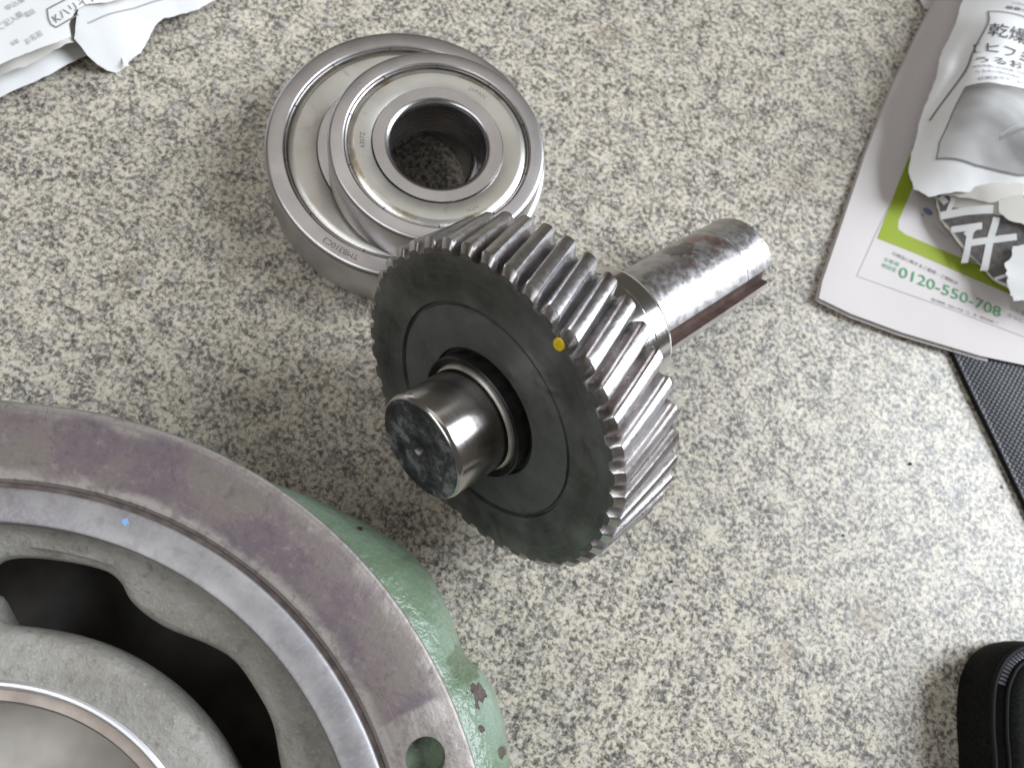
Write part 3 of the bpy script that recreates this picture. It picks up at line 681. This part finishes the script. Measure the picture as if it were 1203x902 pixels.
# pinkish scrap behind it
sc = sheet('paper_scrap', [(150, 262), (155, 243), (163, 236), (170, 230), (176, 232), (182, 262)], lambda x, y: 1.2 + .4 * math.sin(x / 5), 'grey_paper', None, 3, .3)
tag(sc, 'pinkish grey paper scrap poking out behind the flyer at the top edge', 'paper scrap')

# ------------------------------------------------------------------ newspaper bundle, upper left
nb = thing('newspaper_bundle', 'white newspaper bundle with torn folded layers and faint printing', 'newspaper')
_cn = crumple(.6, 40, 31)
L0 = idw([(-158, -66, 2), (-148, -47, 2), (-140, -28, 2), (-137, -18, 2), (-158, -52, 12), (-148, -33, 12), (-143, -20, 12), (-190, -50, 18), (-165, 0, 18)], 0, 30)
sheet('page', [(-166, -84), (-152.5, -57), (-148, -47.5), (-143, -37.5), (-140, -28.5), (-137, -20.5), (-137, -14), (-160, 0), (-210, 20), (-240, -60), (-200, -90)], lambda x, y: max(.5, L0(x, y)), 'white_paper', nb, 2, .15, 0, .1)
L1 = idw([(-152, -53, 11.5), (-146, -43, 12.5), (-142, -34, 12.5), (-136, -21, 12), (-150, -44, 17.5), (-144, -33, 17.5), (-139, -25, 16), (-180, -30, 21), (-170, 10, 22)], 3)
sheet('page', [(-160, -68), (-152, -52.5), (-146, -43), (-142, -34), (-139, -27), (-136.5, -21.5), (-138, -14), (-160, 10), (-210, 20), (-230, -60)], lambda x, y: L1(x, y) + _cn(x, y) * .25, 'cream_paper', nb, 2, .15, 0, .2)
L2 = idw([(-148.5, -50, 19.5), (-144, -41, 20.5), (-138, -33, 21), (-133.5, -25.5, 21), (-150, -30, 24), (-140, -18, 24.5), (-170, -20, 26), (-135, -5, 24), (-150, 10, 26), (-200, 0, 28)], 3)
NL = lambda x, y: L2(x, y) + _cn(x, y) * .35
sheet('page', [(-156, -66), (-149, -49.5), (-146.5, -45), (-144, -41), (-141, -36.5), (-138.3, -32.5), (-136, -28.5), (-134.6, -26), (-137.6, -22.5), (-138.2, -16), (-136.5, -11.5), (-132, -6.5), (-128.5, -1), (-122, 14), (-116, 40), (-230, 60), (-230, -60)], NL, 'white_paper', nb, 1.8, .15, 0, .12)
L3 = idw([(-130, -23, 3), (-123, -12, 3), (-120, 10, 3), (-110, 34, 3), (-137, -15, 20), (-132, 2, 22), (-124, 22, 21), (-116, 50, 20), (-127, -15, 9), (-124, 5, 9)], 0, 40)
N3 = lambda x, y: max(.4, L3(x, y) + .8 * abs(((x * .5 + y * .86) / 17 + .2) % 1 - .5) * 2)
sheet('page', [(-137, -23.5), (-133, -24), (-130, -23.4), (-127.5, -22.4), (-125, -20.6), (-124, -17.5), (-123.2, -14), (-121.8, -8), (-122, -3), (-122, 4), (-121, 9), (-117.5, 16), (-114, 22.5), (-110.5, 34), (-104, 60), (-150, 60), (-139, 2), (-139, -14)], N3, 'white_paper', nb, 1.6, .15, 0, .12)
link_me = [(-124.6, -16.5), (-121.6, -18.2), (-122.4, -16.2)]
sheet('torn_sliver', [(-126, -14.5), (-122.4, -17.2), (-121.2, -16.4), (-124.6, -13.4)], lambda x, y: 4.5 - (x + 126) * .3, 'white_paper', nb, 1, .15)
sheet('fold_shade_line', strip_poly([(-135.6, -16), (-131, -6), (-126, 6), (-120, 20)], .35), N3, 'ink_pale', nb, 1.5, 0, .3)  # pale grey strip that paints the shade of a fold
for pl, wd in (([(-146.4, -22.5), (-141.8, -12), (-137, -1)], .5), ([(-140.2, -26.5), (-136.5, -17.5)], .45), ([(-146.4, -22.5), (-144.0, -25.5), (-142.2, -26.6), (-140.2, -26.5)], .5)):
    sheet('printed_rule', strip_poly(pl, wd), NL, 'ink_soft', nb, 1.2, 0, .3)
line_text('print_line', 'KハリイT', (-141.0, -25.0), (-135.0, -8.5), 4.0, NL, 'ink_soft', nb)
for b, p, q, h in (('申込書', (-157.5, -31), (-154.6, -24), 2.6), ('ご記入欄', (-155.6, -38.5), (-151.8, -29.5), 2.8), ('お名前', (-145.2, -38.0), (-142.4, -31.5), 2.6), ('カタカナ', (-152.6, -21.5), (-148.6, -14), 3.0),
                   ('電話', (-150.6, -29.5), (-149, -25.8), 2.4), ('年齢', (-149.0, -41.5), (-147.8, -38.5), 2.0), ('ご住所', (-159.5, -22), (-156.6, -15), 2.6)):
    line_text('print_line', b, p, q, h, NL, 'ink_pale', nb)

# ------------------------------------------------------------------ black woven strap under the flyer
bm = bmesh.new()
E0 = [(233, 66), (243, 57.6), (256, 45), (274, 28.5), (294, 9.5), (312, -8), (340, -34)]
wst = thing('woven_bag', 'black woven nylon bag edge sticking out from under the flyer', 'bag')
vs, fs = [], []
sect = [(0, .2), (-.3, 1.2), (.3, 2.3), (1.2, 2.5), (1.8, 2.1), (2.6, 2.3), (20, 2.9), (90, 3.4), (90, .2)]
for x, y in E0:
    for d, z in sect: vs.append((x + d * .69 * 1.0, y + d * .72, min(z, 2.9 if d > 10 else z) if False else z))
k = len(sect)
for i in range(len(E0) - 1):
    for q in range(k): fs.append((i * k + q, (i + 1) * k + q, (i + 1) * k + (q + 1) % k, i * k + (q + 1) % k))
wo = link('fabric_panel', mesh('fabric_panel', vs, fs, 50), 'woven', wst)
vs, fs = [], []
for x, y in E0:
    for j in range(8):
        a = 2 * PI * j / 8; d = .35 + .75 * math.cos(a); vs.append((x + d * .69, y + d * .72, 1.8 + .95 * math.sin(a)))
for i in range(len(E0) - 1):
    for q in range(8): fs.append((i * 8 + q, (i + 1) * 8 + q, (i + 1) * 8 + (q + 1) % 8, i * 8 + (q + 1) % 8))
link('hem', mesh('hem', vs, fs, 60), 'piping', wst)

# ------------------------------------------------------------------ black zipped case, lower right
CO = [(318, -160), (305, -120), (298, -99), (293.5, -88), (290.0, -76), (289.4, -68.5), (291, -60.5), (295.5, -53.5), (302, -48.5), (311, -45), (326, -45), (360, -60), (390, -90), (390, -160), (350, -185)]
def cr_spline(P, n):
    out = []; L = len(P)
    for i in range(L):
        p0, p1, p2, p3 = (Vector(P[(i + d) % L]) for d in (-1, 0, 1, 2))
        for j in range(n):
            u = j / n; out.append(.5 * ((2 * p1) + (p2 - p0) * u + (2 * p0 - 5 * p1 + 4 * p2 - p3) * u * u + (3 * p1 - p0 - 3 * p2 + p3) * u ** 3))
    return out
edge = cr_spline(CO, 8); cen = Vector((345, -110)); n = len(edge)
nrm = []
for i in range(n):
    d = (edge[(i + 1) % n] - edge[i - 1]).normalized(); v = Vector((d.y, -d.x)); nrm.append(v if v.dot(cen - edge[i]) > 0 else -v)
case = thing('zipped_case', 'black fabric case with a rounded corner and dark zip teeth', 'case')
def loft(prof, close=False, cap=True):
    vs, fs = [], []; k = len(prof)
    for i in range(n):
        for d, z in prof: vs.append((edge[i].x + nrm[i].x * d, edge[i].y + nrm[i].y * d, z))
    for i in range(n):
        j = (i + 1) % n
        for q in range(k if close else k - 1): fs.append((i * k + q, j * k + q, j * k + (q + 1) % k, i * k + (q + 1) % k))
    if cap: fs.append(tuple(i * k + k - 1 for i in range(n)))
    return vs, fs
vs, fs = loft([(2, .2), (.4, 1.5), (0, 5), (.2, 12), (.8, 17), (2.0, 19.5)], False, False); link('side_panel', mesh('side_panel', vs, fs, 60), 'fabric', case)
vs, fs = loft([(5.0, 18), (5.4, 21.5), (6.2, 23.5), (9, 24.6), (16, 25.5), (28, 26.4)]); link('lid_panel', mesh('lid_panel', vs, fs, 60), 'fabric', case)
vs, fs = loft([(1.6 + 1.1 * math.cos(a * PI / 4), 19.8 + 1.1 * math.sin(a * PI / 4)) for a in range(8)], True, False); link('piping', mesh('piping', vs, fs, 80), 'piping', case)
vs, fs = loft([(5.4 + .9 * math.cos(a * PI / 4), 22.2 + .9 * math.sin(a * PI / 4)) for a in range(8)], True, False); link('piping', mesh('piping', vs, fs, 80), 'piping', case)
vs, fs = loft([(2.2, 19.0), (5.2, 20.8)], False, False); link('zip_tape', mesh('zip_tape', vs, fs, 80), 'fabric', case)
# zip teeth follow the piping
tl = box_mesh('zip_tooth', -.55, .55, -1.35, 1.35, -.5, .5, .22); tl.materials.append(MAT['zip'])
acc = 0; cnt = 0
for i in range(n):
    p = edge[i]; q = edge[(i + 1) % n]; L = (q - p).length
    while acc < L and cnt < 120:
        u = acc / L; x = p.lerp(q, u); nn = nrm[i].lerp(nrm[(i + 1) % n], u).normalized()
        if 268 < x.x < 330 and x.y > -72:
            o = bpy.data.objects.new('zip_tooth', tl); col.objects.link(o); o.parent = case
            o.location = Vector((x.x + nn.x * 3.5, x.y + nn.y * 3.5, 20.6)) * S
            o.rotation_euler = (R(25), 0, math.atan2(nn.y, nn.x) - PI / 2); cnt += 1
        acc += 1.75
    acc -= L

# ------------------------------------------------------------------ crumbs on the counter
def crumb(label, x, y, r, mat):
    bm = bmesh.new(); bmesh.ops.create_icosphere(bm, subdivisions=2, radius=r * S)
    for v in bm.verts: v.co *= 1 + .3 * mnoise.noise(v.co * 900 + Vector((x, y, 0)))
    for v in bm.verts: v.co.z *= .7
    me = bpy.data.meshes.new('crumb'); bm.to_mesh(me); bm.free(); smooth(me, 60)
    o = link('crumb', me, mat); o.location = Vector((x, y, r * .62)) * S; tag(o, label, 'crumb'); return o
crumb('tiny white crumb on the counter beside the black woven bag', 284, 13, .8, 'white_paper')
crumb('tiny dark speck of dirt on the counter between gear and flyer', 243, 1, .7, 'pit')
crumb('tiny dark flake on the open counter right of the gear teeth', 227, -42, .55, 'pit')
crumb('tiny brown chip on the open counter below the gear', 171, -93, .6, 'key')
